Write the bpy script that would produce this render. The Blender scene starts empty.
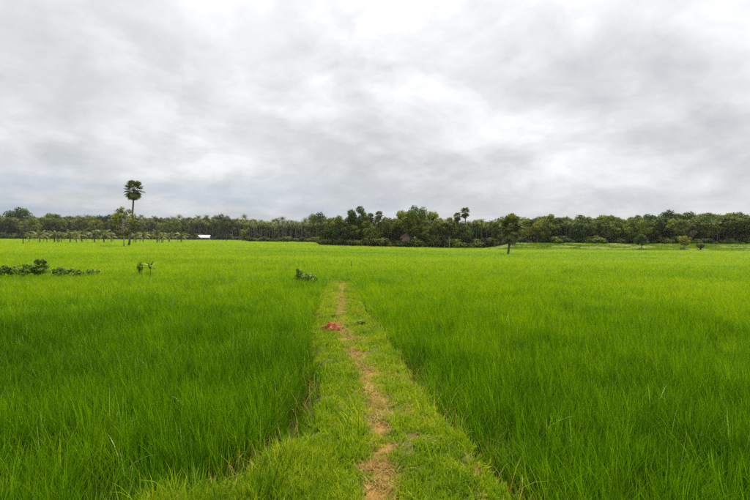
import bpy, math, random
import numpy as np
from mathutils import Vector, Matrix

R = math.radians
scn = bpy.context.scene
col = scn.collection

# ------------------------------------------------------------------ camera
CAMZ = 2.3
FPX = 500.0                      # focal length in photo pixels (750 wide)
PITCH = math.atan(12.0 / FPX)
ROLL = R(0.30)
cam_d = bpy.data.cameras.new("camera")
cam_d.sensor_width = 36.0
cam_d.lens = 36.0 * FPX / 750.0
cam_d.clip_end = 8000.0
cam_d.clip_start = 0.05
cam = bpy.data.objects.new("camera", cam_d)
col.objects.link(cam)
scn.camera = cam
F = Vector((0, math.cos(PITCH), -math.sin(PITCH)))
R0 = Vector((1, 0, 0))
U0 = R0.cross(F).normalized()
RT = (R0 * math.cos(ROLL) + U0 * math.sin(ROLL)).normalized()
UP = (U0 * math.cos(ROLL) - R0 * math.sin(ROLL)).normalized()
M = Matrix((RT, UP, -F)).transposed().to_4x4()
M.translation = (0, 0, CAMZ)
cam.matrix_world = M

# ------------------------------------------------------------------ sky
SUN_EL, SUN_AZ = 62.0, 25.0      # degrees; azimuth from +Y (view axis) towards +X
world = bpy.data.worlds.new("World")
scn.world = world
world.use_nodes = True


class NT:
    def __init__(s, tree):
        s.t = tree
        tree.nodes.clear()

    def n(s, typ, **kw):
        nd = s.t.nodes.new(typ)
        ins = kw.pop('ins', {})
        for k, v in kw.items():
            setattr(nd, k, v)
        for k, v in ins.items():
            if isinstance(v, bpy.types.NodeSocket):
                s.t.links.new(v, nd.inputs[k])
            else:
                nd.inputs[k].default_value = v
        return nd

    def math(s, op, a, b=0.0, clamp=False):
        return s.n('ShaderNodeMath', operation=op, use_clamp=clamp, ins={0: a, 1: b}).outputs[0]

    def vmath(s, op, a, b=(0, 0, 0)):
        nd = s.n('ShaderNodeVectorMath', operation=op, ins={0: a, 1: b})
        return nd.outputs['Value'] if op in ('DOT_PRODUCT', 'LENGTH') else nd.outputs[0]

    def mix(s, fac, a, b):
        nd = s.n('ShaderNodeMix', data_type='RGBA')
        for i, v in ((0, fac), (6, a), (7, b)):
            if isinstance(v, bpy.types.NodeSocket):
                s.t.links.new(v, nd.inputs[i])
            else:
                nd.inputs[i].default_value = v if i == 0 else (tuple(v) + (1,))[:4]
        return nd.outputs[2]

    def ramp(s, fac, stops, interp='LINEAR'):
        nd = s.n('ShaderNodeValToRGB', ins={0: fac})
        cr = nd.color_ramp
        cr.interpolation = interp
        while len(cr.elements) < len(stops):
            cr.elements.new(0.5)
        for e, (p, c) in zip(cr.elements, stops):
            e.position = p
            e.color = (tuple(c) + (1,))[:4] if not isinstance(c, (int, float)) else (c, c, c, 1)
        return nd.outputs[0]

    def noise(s, vec, scale, detail=4, rough=.5, dist=0.0):
        return s.n('ShaderNodeTexNoise', ins={'Vector': vec, 'Scale': scale, 'Detail': detail,
                                              'Roughness': rough, 'Distortion': dist})


def pix_dir(px, py):
    return (F + RT * ((px - 375) / FPX) + UP * ((250 - py) / FPX)).normalized()


w = NT(world.node_tree)
tc = w.n('ShaderNodeTexCoord').outputs['Generated']
sep = w.n('ShaderNodeSeparateXYZ', ins={0: tc})
zc = w.math('MAXIMUM', sep.outputs[2], 0.0)
zp = w.math('ADD', zc, 0.34)
cu = w.math('DIVIDE', sep.outputs[0], zp)
cv = w.math('DIVIDE', sep.outputs[1], zp)
cvec = w.n('ShaderNodeCombineXYZ', ins={0: cu, 1: cv, 2: 3.7}).outputs[0]
n1 = w.noise(cvec, 2.3, 8, .55, .55).outputs['Fac']
n2 = w.noise(w.vmath('ADD', cvec, (11.3, 4.1, 0)), 1.0, 3, .5, .2).outputs['Fac']
n3 = w.noise(cvec, 6.5, 6, .58, .7).outputs['Fac']
den = w.math('ADD', w.math('MULTIPLY', n1, .62), w.math('ADD', w.math('MULTIPLY', n2, .14), w.math('MULTIPLY', n3, .24)))
# broad cloud bodies of this sky: (photo x, y, angular size, brightness)
warp = w.vmath('SCALE', tc)
warpn = w.noise(tc, 6.0, 6, .6).outputs['Color']
wv = w.vmath('ADD', tc, w.vmath('MULTIPLY', w.vmath('SUBTRACT', warpn, (.5, .5, .5)), (.30, .30, .30)))
wv = w.vmath('NORMALIZE', wv)
for px, py, sz, amp in ((395, 18, .07, .16), (740, 45, .06, .13), (705, 85, .09, -.15), (650, 95, .08, -.08),
                        (330, 100, .10, -.11), (400, 150, .08, -.09), (120, 65, .10, -.12), (200, 80, .09, -.06), (40, 80, .08, -.04),
                        (10, 70, .10, -.08), (560, 170, .10, .04), (480, 170, .06, .05), (250, 140, .12, .05), (200, 20, .12, .06)):
    d = pix_dir(px, py)
    k = w.math('SUBTRACT', 1.0, w.vmath('DOT_PRODUCT', wv, tuple(d)))
    g = w.math('EXPONENT', w.math('MULTIPLY', k, -1.0 / (sz * sz)))
    den = w.math('ADD', den, w.math('MULTIPLY', g, amp))
nb = w.noise(w.vmath('ADD', cvec, (5.1, 9.7, 0)), 2.0, 7, .5, .3).outputs['Fac']
puff = w.ramp(nb, [(.45, 0.0), (.50, .45), (.54, .85), (.62, 1.0)], 'EASE')
nbil = w.math('ABSOLUTE', w.math('SUBTRACT', w.noise(w.vmath('ADD', cvec, (1.1, 2.7, 4)), 3.2, 5, .5, .4).outputs['Fac'], .5))
den = w.math('ADD', den, w.math('ADD', w.math('MULTIPLY', w.math('SUBTRACT', puff, .5), .13), w.math('MULTIPLY', w.math('SUBTRACT', nbil, .08), .35)))
den = w.math('ADD', w.math('MULTIPLY', w.math('SUBTRACT', den, .5), 1.1), .548)
cloud = w.ramp(den, [(.14, (.41, .412, .42)), (.38, (.555, .556, .56)), (.52, (.655, .655, .66)), (.62, (.74, .738, .735)), (.76, (.86, .855, .85))])
# slate blue-grey veil low on the horizon, patchy
hz = w.math('SUBTRACT', 1.0, w.math('DIVIDE', zc, .15), True)
hz = w.math('MULTIPLY', hz, w.ramp(w.noise(w.vmath('MULTIPLY', tc, (2.2, 2.2, 16)), 1.6, 4, .5).outputs['Fac'], [(.38, 0.25), (.6, 1.0)]))
hz = w.math('MULTIPLY', hz, w.ramp(w.math('ADD', w.math('MULTIPLY', sep.outputs[0], .5), .5), [(.30, 1.0), (.62, .35)]))
cloud = w.mix(hz, cloud, (.27, .37, .51))
# an overcast dome grows brighter towards the zenith
dome = w.math('ADD', 0.90, w.math('MULTIPLY', zc, 1.0))
cloud = w.vmath('SCALE', cloud)
cloud.node.inputs['Scale'].default_value = 1
w.t.links.new(dome, cloud.node.inputs['Scale'])
sky = w.n('ShaderNodeTexSky', sky_type='NISHITA', sun_disc=False, sun_elevation=R(SUN_EL), sun_rotation=R(SUN_AZ))
b1 = w.n('ShaderNodeBackground', ins={0: sky.outputs[0], 1: 0.05})
b2 = w.n('ShaderNodeBackground', ins={0: cloud, 1: 0.31})
mx = w.n('ShaderNodeMixShader', ins={0: 0.94, 1: b1.outputs[0], 2: b2.outputs[0]})
w.n('ShaderNodeOutputWorld', ins={0: mx.outputs[0]})

sun_d = bpy.data.lights.new("sun", 'SUN')
sun_d.energy = 1.5
sun_d.angle = R(10)
sun_d.color = (1.0, .96, .88)
sun = bpy.data.objects.new("sun", sun_d)
col.objects.link(sun)
sdir = Vector((math.sin(R(SUN_AZ)) * math.cos(R(SUN_EL)), math.cos(R(SUN_AZ)) * math.cos(R(SUN_EL)), math.sin(R(SUN_EL))))
sun.rotation_euler = sdir.to_track_quat('Z', 'Y').to_euler()
sun.location = (0, 0, 60)

scn.view_settings.view_transform = 'Standard'
scn.view_settings.look = 'None'
scn.view_settings.exposure = 1.85
scn.view_settings.gamma = 1.0
scn.view_settings.use_curve_mapping = False
scn.cycles.use_denoising = False          # keeps the single blades crisp
scn.cycles.max_bounces = 6
scn.cycles.diffuse_bounces = 3
scn.cycles.transmission_bounces = 4

# ------------------------------------------------------------------ helpers
rng = np.random.default_rng(7)


def vnoise(x, y, seed=0):
    x = np.asarray(x, float); y = np.asarray(y, float)
    xi = np.floor(x).astype(np.int64); yi = np.floor(y).astype(np.int64)
    fx = x - xi; fy = y - yi
    fx = fx * fx * (3 - 2 * fx); fy = fy * fy * (3 - 2 * fy)

    def h(a, b):
        v = (a * 374761393 + b * 668265263 + seed * 974711) & 0xffffffff
        v = ((v ^ (v >> 13)) * 1274126177) & 0xffffffff
        return ((v ^ (v >> 16)) & 0xffff) / 65535.0
    return (h(xi, yi) * (1 - fx) + h(xi + 1, yi) * fx) * (1 - fy) + (h(xi, yi + 1) * (1 - fx) + h(xi + 1, yi + 1) * fx) * fy


def fbm(x, y, seed=0, o=4):
    s = 0; a = .5; t = 0
    for i in range(o):
        s = s + a * vnoise(x * 2 ** i, y * 2 ** i, seed + i * 17); t += a; a *= .5
    return s / t


def sst(a, b, x):
    t = np.clip((np.asarray(x, float) - a) / (b - a), 0, 1)
    return t * t * (3 - 2 * t)


def zf(x, y):
    """height of the paddy soil: level on the left, stepping gently down to the right"""
    return -0.9 * sst(8, 95, y) * sst(-45, 35, x) + 1.7 * sst(131, 143, y) * sst(31, 40, x)


def project(x, y, z):
    v = Vector((x, y, z - CAMZ))
    d = v.dot(F)
    return 375 + FPX * v.dot(RT) / d, 250 - FPX * v.dot(UP) / d


def at(px, py, off=0.0):
    """point of the paddy (raised by off) that the photo shows at px, py"""
    d = pix_dir(px, py)
    t, lo = 1.0, 1.0
    while t < 1500:
        p = Vector((0, 0, CAMZ)) + d * t
        if p.z < float(zf(p.x, p.y)) + off:
            hi = t
            for _ in range(30):
                m = .5 * (lo + hi); p = Vector((0, 0, CAMZ)) + d * m
                if p.z < float(zf(p.x, p.y)) + off: hi = m
                else: lo = m
            break
        lo = t; t *= 1.02
    return Vector((p.x, p.y, float(zf(p.x, p.y))))


def atD(px, D):
    """ground point at depth D along the photo column px"""
    x = (px - 375) / FPX * D
    return Vector((x, D, float(zf(x, D))))


def link(o, parent=None):
    col.objects.link(o)
    if parent is not None:
        o.parent = parent
    return o


def tag(o, label=None, cat=None, group=None, kind=None):
    for k, v in (('label', label), ('category', cat), ('group', group), ('kind', kind)):
        if v is not None:
            o[k] = v
    return o


def empty(name, loc=(0, 0, 0), rz=0.0, sc=1.0):
    o = bpy.data.objects.new(name, None)
    o.empty_display_size = .3
    o.location = loc; o.rotation_euler = (0, 0, rz)
    o.scale = (sc, sc, sc) if isinstance(sc, (int, float)) else sc
    return link(o)


class MB:
    def __init__(s):
        s.v = []; s.f = []; s.r = []

    def add(s, vs, fs, r=0.5):
        b = len(s.v)
        s.v += [tuple(v) for v in vs]
        s.f += [tuple(i + b for i in f) for f in fs]
        s.r += [r] * len(vs) if isinstance(r, (int, float)) else list(r)

    def tube(s, pts, rad, n=7, r=.5, cap=True):
        pts = [Vector(p) for p in pts]
        vs = []
        for i, p in enumerate(pts):
            t = (pts[min(i + 1, len(pts) - 1)] - pts[max(i - 1, 0)]).normalized()
            a = t.orthogonal().normalized() if i == 0 else (a - t * a.dot(t)).normalized()
            b = t.cross(a)
            for k in range(n):
                w_ = 2 * math.pi * k / n
                vs.append(p + (a * math.cos(w_) + b * math.sin(w_)) * rad[i])
        fs = [(i * n + k, i * n + (k + 1) % n, (i + 1) * n + (k + 1) % n, (i + 1) * n + k)
              for i in range(len(pts) - 1) for k in range(n)]
        if cap:
            fs.append(tuple(range(n))[::-1]); fs.append(tuple(range((len(pts) - 1) * n, len(pts) * n)))
        s.add(vs, fs, r)

    def box(s, lo, hi, r=.5):
        x0, y0, z0 = lo; x1, y1, z1 = hi
        s.add([(x0, y0, z0), (x1, y0, z0), (x1, y1, z0), (x0, y1, z0), (x0, y0, z1), (x1, y0, z1), (x1, y1, z1), (x0, y1, z1)],
              [(3, 2, 1, 0), (4, 5, 6, 7), (0, 1, 5, 4), (1, 2, 6, 5), (2, 3, 7, 6), (3, 0, 4, 7)], r)

    def quads(s, V, r=None):
        """V: (n,4,3) array"""
        n = len(V); b = len(s.v)
        s.v += [tuple(p) for p in V.reshape(-1, 3)]
        s.f += [(b + 4 * i, b + 4 * i + 1, b + 4 * i + 2, b + 4 * i + 3) for i in range(n)]
        s.r += list(np.repeat(r if r is not None else np.full(n, .5), 4))

    def mesh(s, name, mat, smooth=True):
        m = bpy.data.meshes.new(name)
        m.from_pydata(s.v, [], s.f)
        a = m.attributes.new('r', 'FLOAT', 'POINT')
        a.data.foreach_set('value', np.array(s.r, np.float32))
        m.materials.append(mat)
        m.polygons.foreach_set('use_smooth', np.full(len(m.polygons), smooth))
        m.update()
        return m

    def obj(s, name, mat, parent=None, smooth=True):
        o = bpy.data.objects.new(name, s.mesh(name, mat, smooth))
        return link(o, parent)


def copy_tree(o, parent=None):
    c = o.copy()
    link(c)
    if parent is not None:
        c.parent = parent
    for ch in [x for x in bpy.data.objects if x.parent is o] if not hasattr(o, 'children') else list(o.children):
        copy_tree(ch, c)
    return c


# ------------------------------------------------------------------ materials
def mat_new(name):
    m = bpy.data.materials.new(name)
    m.use_nodes = True
    return m, NT(m.node_tree)


def foliage_mat(name, stops, trans=.35, rough=.55, objrand=0.0, spec=.25, attr='r', use_inst=None, tip=None):
    """leaf: diffuse + translucent; colour picked per leaf by the 'r' attribute, shifted per plant"""
    m, t = mat_new(name)
    f = t.n('ShaderNodeAttribute', attribute_name=attr).outputs['Fac']
    if use_inst:
        ti = t.n('ShaderNodeAttribute', attribute_type='INSTANCER', attribute_name=use_inst).outputs['Fac']
        f = t.math('ADD', ti, t.math('MULTIPLY', t.math('SUBTRACT', f, .5), .55), True)
    if objrand:
        oi = t.n('ShaderNodeObjectInfo').outputs['Random']
        f = t.math('ADD', f, t.math('MULTIPLY', t.math('SUBTRACT', oi, .5), objrand), True)
    c = t.ramp(f, stops)
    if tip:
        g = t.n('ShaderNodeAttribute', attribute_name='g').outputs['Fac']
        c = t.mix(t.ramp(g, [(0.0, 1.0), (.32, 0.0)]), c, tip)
    p = t.n('ShaderNodeBsdfPrincipled', ins={'Base Color': c, 'Roughness': rough, 'Specular IOR Level': spec})
    tr = t.n('ShaderNodeBsdfTranslucent', ins={0: t.vmath('MULTIPLY', c, (1.2, 1.2, .4))})
    ms = t.n('ShaderNodeMixShader', ins={0: trans, 1: p.outputs[0], 2: tr.outputs[0]})
    t.n('ShaderNodeOutputMaterial', ins={0: ms.outputs[0]})
    return m


def rough_mat(name, stops, scale=6.0, rough=.9, bump=.3, detail=6, stretch=(1, 1, 1), spec=.2):
    m, t = mat_new(name)
    oc = t.vmath('MULTIPLY', t.n('ShaderNodeTexCoord').outputs['Object'], stretch)
    nz = t.noise(oc, scale, detail, .6)
    c = t.ramp(nz.outputs['Fac'], stops)
    b = t.n('ShaderNodeBump', ins={'Strength': bump, 'Distance': .03, 'Height': t.noise(oc, scale * 4, 5, .6).outputs['Fac']})
    p = t.n('ShaderNodeBsdfPrincipled', ins={'Base Color': c, 'Roughness': rough, 'Specular IOR Level': spec, 'Normal': b.outputs[0]})
    t.n('ShaderNodeOutputMaterial', ins={0: p.outputs[0]})
    return m


RICE = [(0.0, (.028, .085, .001)), (.3, (.070, .172, .001)), (.6, (.140, .280, .001)), (.85, (.225, .36, .001)), (1.0, (.29, .39, .004))]
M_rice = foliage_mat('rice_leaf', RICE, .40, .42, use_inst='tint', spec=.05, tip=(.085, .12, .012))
M_pale = foliage_mat('bent_rice_glint', [(0, (.20, .32, .02)), (.6, (.38, .48, .10)), (1, (.60, .60, .30))], .3, .35, spec=.5)  # pale colour paints sparkling highlights onto the arched blades
M_short = foliage_mat('short_grass', [(0, (.05, .12, .003)), (.4, (.17, .29, .004)), (.75, (.33, .40, .008)), (1, (.48, .42, .07))], .38, .55, use_inst='tint', spec=.15)
M_straw = foliage_mat('straw', [(0, (.17, .105, .018)), (.5, (.31, .22, .045)), (1, (.44, .37, .09))], .15, .7, use_inst='tint')
M_leafA = foliage_mat('leaf_green', [(0, (.022, .046, .008)), (.5, (.072, .118, .012)), (1, (.22, .25, .024))], .25, .6, .65, spec=.1)
M_leafB = foliage_mat('leaf_olive', [(0, (.04, .060, .012)), (.5, (.12, .145, .016)), (1, (.28, .27, .035))], .25, .6, .65, spec=.1)
M_coco = foliage_mat('coconut_frond', [(0, (.05, .07, .014)), (.5, (.12, .155, .024)), (.85, (.24, .25, .04)), (1, (.34, .24, .07))], .25, .45, .35)
M_paly = foliage_mat('palmyra_frond', [(0, (.030, .050, .010)), (.6, (.10, .125, .020)), (1, (.24, .22, .045))], .18, .45, .2)
M_dead = foliage_mat('dead_frond', [(0, (.08, .055, .03)), (1, (.24, .17, .09))], .15, .8, .2)
M_weed = foliage_mat('weed_leaf', [(0, (.025, .065, .008)), (.5, (.10, .19, .014)), (1, (.32, .42, .04))], .3, .5, .15, spec=.15)
M_lime = foliage_mat('lime_leaf', [(0, (.08, .18, .012)), (1, (.42, .52, .10))], .4, .4, .1, spec=.4)
M_bark = rough_mat('bark', [(.3, (.06, .05, .038)), (.7, (.17, .15, .12))], 4, .9, .5, stretch=(1, 1, .3))
M_palebark = rough_mat('pale_bark', [(.3, (.22, .20, .16)), (.7, (.42, .39, .33))], 4, .85, .4, stretch=(1, 1, .3))
M_palmbark = rough_mat('palm_bark', [(.3, (.07, .062, .05)), (.7, (.16, .145, .12))], 3, .9, .5, stretch=(.4, .4, 4))
M_white = rough_mat('white_roof', [(.3, (.34, .34, .33)), (.7, (.55, .55, .53))], 1.2, .6, .05)
M_wall = rough_mat('old_wall', [(.3, (.14, .13, .11)), (.7, (.26, .24, .21))], 2, .9, .1)
M_brick = rough_mat('clay_wall', [(.3, (.20, .13, .105)), (.7, (.30, .20, .165))], 3, .9, .2)
M_clay = rough_mat('clay_tile', [(.3, (.20, .13, .11)), (.7, (.32, .22, .185))], 5, .85, .3)
M_dark = rough_mat('dark_wood', [(.3, (.03, .025, .02)), (.7, (.07, .06, .05))], 6, .8, .2)
M_glass = rough_mat('window_glass', [(.3, (.02, .025, .03)), (.7, (.04, .045, .05))], 2, .15, .0, spec=.5)
M_pole = rough_mat('pole_wood', [(.3, (.05, .045, .04)), (.7, (.11, .10, .09))], 5, .9, .2)

# wet paddy soil
M_soil, t = mat_new('paddy_soil')
oc = t.n('ShaderNodeTexCoord').outputs['Object']
c = t.ramp(t.noise(oc, 1.7, 8, .6).outputs['Fac'], [(.3, (.016, .010, .004)), (.55, (.036, .021, .008)), (.75, (.075, .044, .016))])
p = t.n('ShaderNodeBsdfPrincipled', ins={'Base Color': c, 'Specular IOR Level': .06, 'Roughness': t.ramp(t.noise(oc, .8, 3).outputs['Fac'], [(.4, .7), (.6, .95)]),
        'Normal': t.n('ShaderNodeBump', ins={'Strength': .5, 'Distance': .05, 'Height': t.noise(oc, 9, 6, .6).outputs['Fac']}).outputs[0]})
t.n('ShaderNodeOutputMaterial', ins={0: p.outputs[0]})

# trodden path earth
M_path, t = mat_new('path_earth')
oc = t.n('ShaderNodeTexCoord').outputs['Object']
nz = t.noise(oc, 5, 8, .62).outputs['Fac']
dry = t.ramp(nz, [(.3, (.08, .042, .010)), (.5, (.20, .104, .022)), (.7, (.34, .205, .05))])
grn = t.ramp(nz, [(.3, (.05, .055, .014)), (.5, (.10, .10, .022)), (.7, (.19, .15, .045))])
wr = t.n('ShaderNodeAttribute', attribute_name='r').outputs['Fac']
c = t.mix(wr, grn, dry)
p = t.n('ShaderNodeBsdfPrincipled', ins={'Base Color': c, 'Roughness': .92, 'Specular IOR Level': .15,
        'Normal': t.n('ShaderNodeBump', ins={'Strength': .8, 'Distance': .03, 'Height': t.noise(oc, 26, 6, .65).outputs['Fac']}).outputs[0]})
t.n('ShaderNodeOutputMaterial', ins={0: p.outputs[0]})

# ------------------------------------------------------------------ path geometry functions
PY = np.array([-3, 2.5, 3.8, 4.95, 6.2, 8.2, 11.5, 16, 23.5, 26])
PL = np.array([-1.3, -1.3, -1.10, -.72, -.62, -.85, -1.30, -1.65, -2.15, -2.3])   # left edge of the bund top
PR = np.array([1.05, 1.05, 1.0, .84, .64, .42, .02, -.48, -1.1, -1.3])            # right edge
PC = np.array([.02, .02, .02, .08, .02, -.28, -.78, -1.08, -1.55, -1.7])          # worn line


def path_edges(y):
    wob = .13 * (fbm(y * 1.6, y * 0 + 3.3, 5) - .5) * 2
    return np.interp(y, PY, PL) + wob, np.interp(y, PY, PR) + .14 * (fbm(y * 1.6, y * 0 + 8.3, 6) - .5) * 2, np.interp(y, PY, PC)


def bund_height(x, y):
    """raised earth of the path bund and the bank in the near left corner, above the paddy soil"""
    l, r, c_ = path_edges(y)
    d = np.minimum(x - l, r - x)                       # >0 on the bund
    h = .30 * sst(-.28, .06, d) * sst(25.2, 22.0, y)
    yb = np.interp(x, [-6, -2.6, -1.6, -.8], [2.5, 2.7, 3.35, 3.7]) + .5 * fbm(x * 1.1, x * 0 + 1.7, 9) + .25 * sst(-1.2, -.3, x)
    hb = .30 * sst(.30, -.1, y - yb) * sst(-.2, -.7, x)
    # low cross bund at the far end of the near fields
    hc = .26 * sst(.7, .25, np.abs(y - cross_y(x)))
    return np.maximum(np.maximum(h, hb), hc * (1 - .0))


def cross_y(x):
    """line of the low bund that closes the near fields"""
    x = np.asarray(x, float)
    return np.where(x < -1.6, 24.6 + .03 * (x + 1.6), 24.6 + (x + 1.6) * np.interp(x, [-1.6, 4, 15, 40], [.9, .9, .78, .45]))


# ------------------------------------------------------------------ ground
def axis(a, far):
    v = list(a); s = a[-1] - a[-2]
    while v[-1] < far:
        s *= 1.25; v.append(v[-1] + s)
    return v


xs = axis(np.arange(0, 60.1, 3.0), 4000); xs = [-q for q in xs[:0:-1]] + xs
ys = [-400, -100, -40, -12] + axis(np.concatenate([np.arange(-4, 124.1, 4.0), np.arange(126, 152.1, 2.0)]), 6000)
X, Y = np.meshgrid(xs, ys)
Z = zf(X, Y)
nx, ny = len(xs), len(ys)
g = MB()
g.add(np.stack([X, Y, Z], -1).reshape(-1, 3), [(j * nx + i, j * nx + i + 1, (j + 1) * nx + i + 1, (j + 1) * nx + i) for j in range(ny - 1) for i in range(nx - 1)])
tag(g.obj('ground', M_soil), kind='structure')

# path bund with the near bank
def bund_mesh(name, gx, gy, mat, keep=None):
    X, Y = np.meshgrid(gx, gy)
    H = bund_height(X, Y)
    Z = zf(X, Y) + H - .03 + .05 * (fbm(X * 4, Y * 4, 3) - .5) + .03 * (fbm(X * 17, Y * 17, 4) - .5)
    l, r, c_ = path_edges(Y)
    wear = np.exp(-((X - c_) / (.10 + .09 * fbm(X * 2, Y * 1.2, 31))) ** 2) * sst(.15, .5, fbm(X * 1.6 + 3, Y * 1.1, 12)) \
        + .8 * sst(.62, .74, fbm(X * 2.3, Y * 2.3, 14)) + .8 * np.exp(-(((X + .95) / .25) ** 2 + ((Y - 4.4) / .8) ** 2))
    wear = np.clip(wear * np.interp(Y, [3, 6], [.75, 1]), 0, 1)
    ok = H > .004
    if keep is not None:
        ok &= keep(X, Y)
    mb = MB(); nx = len(gx); idx = -np.ones(X.size, int)
    okf = ok[:-1, :-1] | ok[1:, :-1] | ok[:-1, 1:] | ok[1:, 1:]
    J, I = np.nonzero(okf)
    F4 = np.stack([J * nx + I, J * nx + I + 1, (J + 1) * nx + I + 1, (J + 1) * nx + I], 1)
    u, inv = np.unique(F4, return_inverse=True)
    inv = inv.reshape(-1, 4)
    P = np.stack([X, Y, Z], -1).reshape(-1, 3)[u]
    mb.v = [tuple(q) for q in P]; mb.f = [tuple(q) for q in inv]; mb.r = list(wear.reshape(-1)[u])
    return tag(mb.obj(name, mat), kind='structure')


bund_mesh('path', np.arange(-3.4, 1.8, .055), np.arange(-2, 24.0, .055), M_path)
bund_mesh('field_bank', np.arange(-14, -3.3, .12), np.arange(-2, 6, .12), M_path)
bund_mesh('cross_bund', np.arange(-60, 60, .3), np.arange(22, 62, .18), M_path, keep=lambda X, Y: Y > 23.8)

# ------------------------------------------------------------------ instanced grass (geometry nodes)
def blade_tuft(name, n, R_, h0, h1, wid, mat, seg=4, lean=.25, arch=.5, seed=0, flat=0.0, spread=9.0):
    rg = np.random.default_rng(seed)
    V = []; Fc = []; Rr = []; G = []
    for i in range(n):
        a = rg.uniform(0, 2 * math.pi); q = R_ * math.sqrt(rg.uniform())
        bx, by = q * math.cos(a), q * math.sin(a)
        h = rg.uniform(h0, h1); az = a + rg.normal() * spread
        ln = lean * rg.normal() * .6; ar = arch * rg.uniform(.05, 1) ** 1.6
        if rg.uniform() < .10: ar *= 2.2
        el = math.pi / 2 - abs(ln) - flat * rg.uniform(.6, 1.0)
        x, y, z = bx, by, -.02
        ca, sa = math.cos(az), math.sin(az)
        tw = rg.uniform(0, math.pi)
        w_ = wid * rg.uniform(.7, 1.25); r = rg.uniform()
        b = len(V)
        for k in range(seg + 1):
            u = k / seg
            ww = w_ * (1 - u ** 2.2) * (.55 + .9 * min(u * 3, 1) * .5)
            px, py = math.cos(az + 1.57 + tw * .3), math.sin(az + 1.57 + tw * .3)
            if k < seg:
                V.append((x - px * ww, y - py * ww, z)); V.append((x + px * ww, y + py * ww, z)); Rr += [r, r]; G += [u, u]
            else:
                V.append((x, y, z)); Rr.append(r); G.append(u)
            st = h / seg
            e = el - ar * (u ** 1.5) * 1.9
            x += ca * math.cos(e) * st; y += sa * math.cos(e) * st; z += math.sin(e) * st
            if flat: z = max(z, .004)
        for k in range(seg - 1):
            Fc.append((b + 2 * k, b + 2 * k + 1, b + 2 * k + 3, b + 2 * k + 2))
        Fc.append((b + 2 * (seg - 1), b + 2 * (seg - 1) + 1, b + 2 * seg))
    m = bpy.data.meshes.new(name)
    m.from_pydata(V, [], Fc)
    m.attributes.new('r', 'FLOAT', 'POINT').data.foreach_set('value', np.array(Rr, np.float32))
    m.attributes.new('g', 'FLOAT', 'POINT').data.foreach_set('value', np.array(G, np.float32))
    m.materials.append(mat)
    m.polygons.foreach_set('use_smooth', np.ones(len(m.polygons), bool))
    return bpy.data.objects.new(name, m)      # not linked: only a source shape


def scatter(name, pts, rot, scl, tint, var, sources, mat):
    n = len(pts)
    m = bpy.data.meshes.new(name)
    m.vertices.add(n)
    m.vertices.foreach_set('co', np.asarray(pts, np.float32).ravel())
    for nm, typ, key, dat in (('rot', 'FLOAT_VECTOR', 'vector', rot), ('scl', 'FLOAT_VECTOR', 'vector', scl),
                              ('tint', 'FLOAT', 'value', tint), ('var', 'INT', 'value', var)):
        a = m.attributes.new(nm, typ, 'POINT')
        a.data.foreach_set(key, np.asarray(dat, np.int32 if typ == 'INT' else np.float32).ravel())
    m.materials.append(mat)
    o = bpy.data.objects.new(name, m)
    link(o)
    ng = bpy.data.node_groups.new(name + '_scatter', 'GeometryNodeTree')
    ng.interface.new_socket('Geometry', in_out='INPUT', socket_type='NodeSocketGeometry')
    ng.interface.new_socket('Geometry', in_out='OUTPUT', socket_type='NodeSocketGeometry')
    N = ng.nodes.new; L = ng.links.new
    gi = N('NodeGroupInput'); go = N('NodeGroupOutput')
    jn = N('GeometryNodeJoinGeometry')
    for s in sources[::-1]:
        oi = N('GeometryNodeObjectInfo'); oi.inputs['Object'].default_value = s
        oi.inputs['As Instance'].default_value = False
        g2 = N('GeometryNodeGeometryToInstance')
        L(oi.outputs['Geometry'], g2.inputs[0]); L(g2.outputs[0], jn.inputs[0])
    ip = N('GeometryNodeInstanceOnPoints')
    L(gi.outputs[0], ip.inputs['Points']); L(jn.outputs[0], ip.inputs['Instance'])
    ip.inputs['Pick Instance'].default_value = True

    def at_(nm, typ):
        q = N('GeometryNodeInputNamedAttribute'); q.data_type = typ; q.inputs[0].default_value = nm
        return q.outputs[0]
    L(at_('var', 'INT'), ip.inputs['Instance Index'])
    L(at_('rot', 'FLOAT_VECTOR'), ip.inputs['Rotation'])
    L(at_('scl', 'FLOAT_VECTOR'), ip.inputs['Scale'])
    L(ip.outputs[0], go.inputs[0])
    md = o.modifiers.new('scatter', 'NODES'); md.node_group = ng
    return o


def fan_points(dens, r0, r1, half_deg=46.0, seed=1):
    """random points in a fan in front of the camera with density dens(r) per square metre"""
    rg = np.random.default_rng(seed)
    out = []
    edges = np.geomspace(max(r0, .5), r1, 60)
    edges[0] = r0
    for a, b in zip(edges[:-1], edges[1:]):
        area = R(2 * half_deg) * (b * b - a * a) / 2
        k = rg.poisson(area * dens((a + b) / 2))
        r = np.sqrt(rg.uniform(a * a, b * b, k)); th = rg.uniform(-R(half_deg), R(half_deg), k)
        out.append(np.stack([r * np.sin(th), r * np.cos(th)], 1))
    return np.concatenate(out)


FOREST_BACK = 460


def field_tint(x, y):
    """variety and vigour of the crop: deeper green in the near fields, yellower beyond the cross bund, plus shade painted in towards the camera"""
    beyond = sst(0, 3.5, y - cross_y(x))
    near = .27 + .12 * sst(-2, 6, x) + .40 * sst(4.5, 20, y) + .42 * (fbm(x * .30, y * .22, 21) - .5) + .45 * (fbm(x * 1.5, y * 1.2, 22) - .5)  # the ramp along y paints shade among the nearest blades into the tint
    far = .84 + .75 * (fbm(x * .02, y * .10, 23) - .5) + .35 * (fbm(x * .08, y * .35, 24) - .5) + .05 * sst(60, 150, y)
    return np.clip(near * (1 - beyond) + far * beyond, .02, .98)


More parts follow.
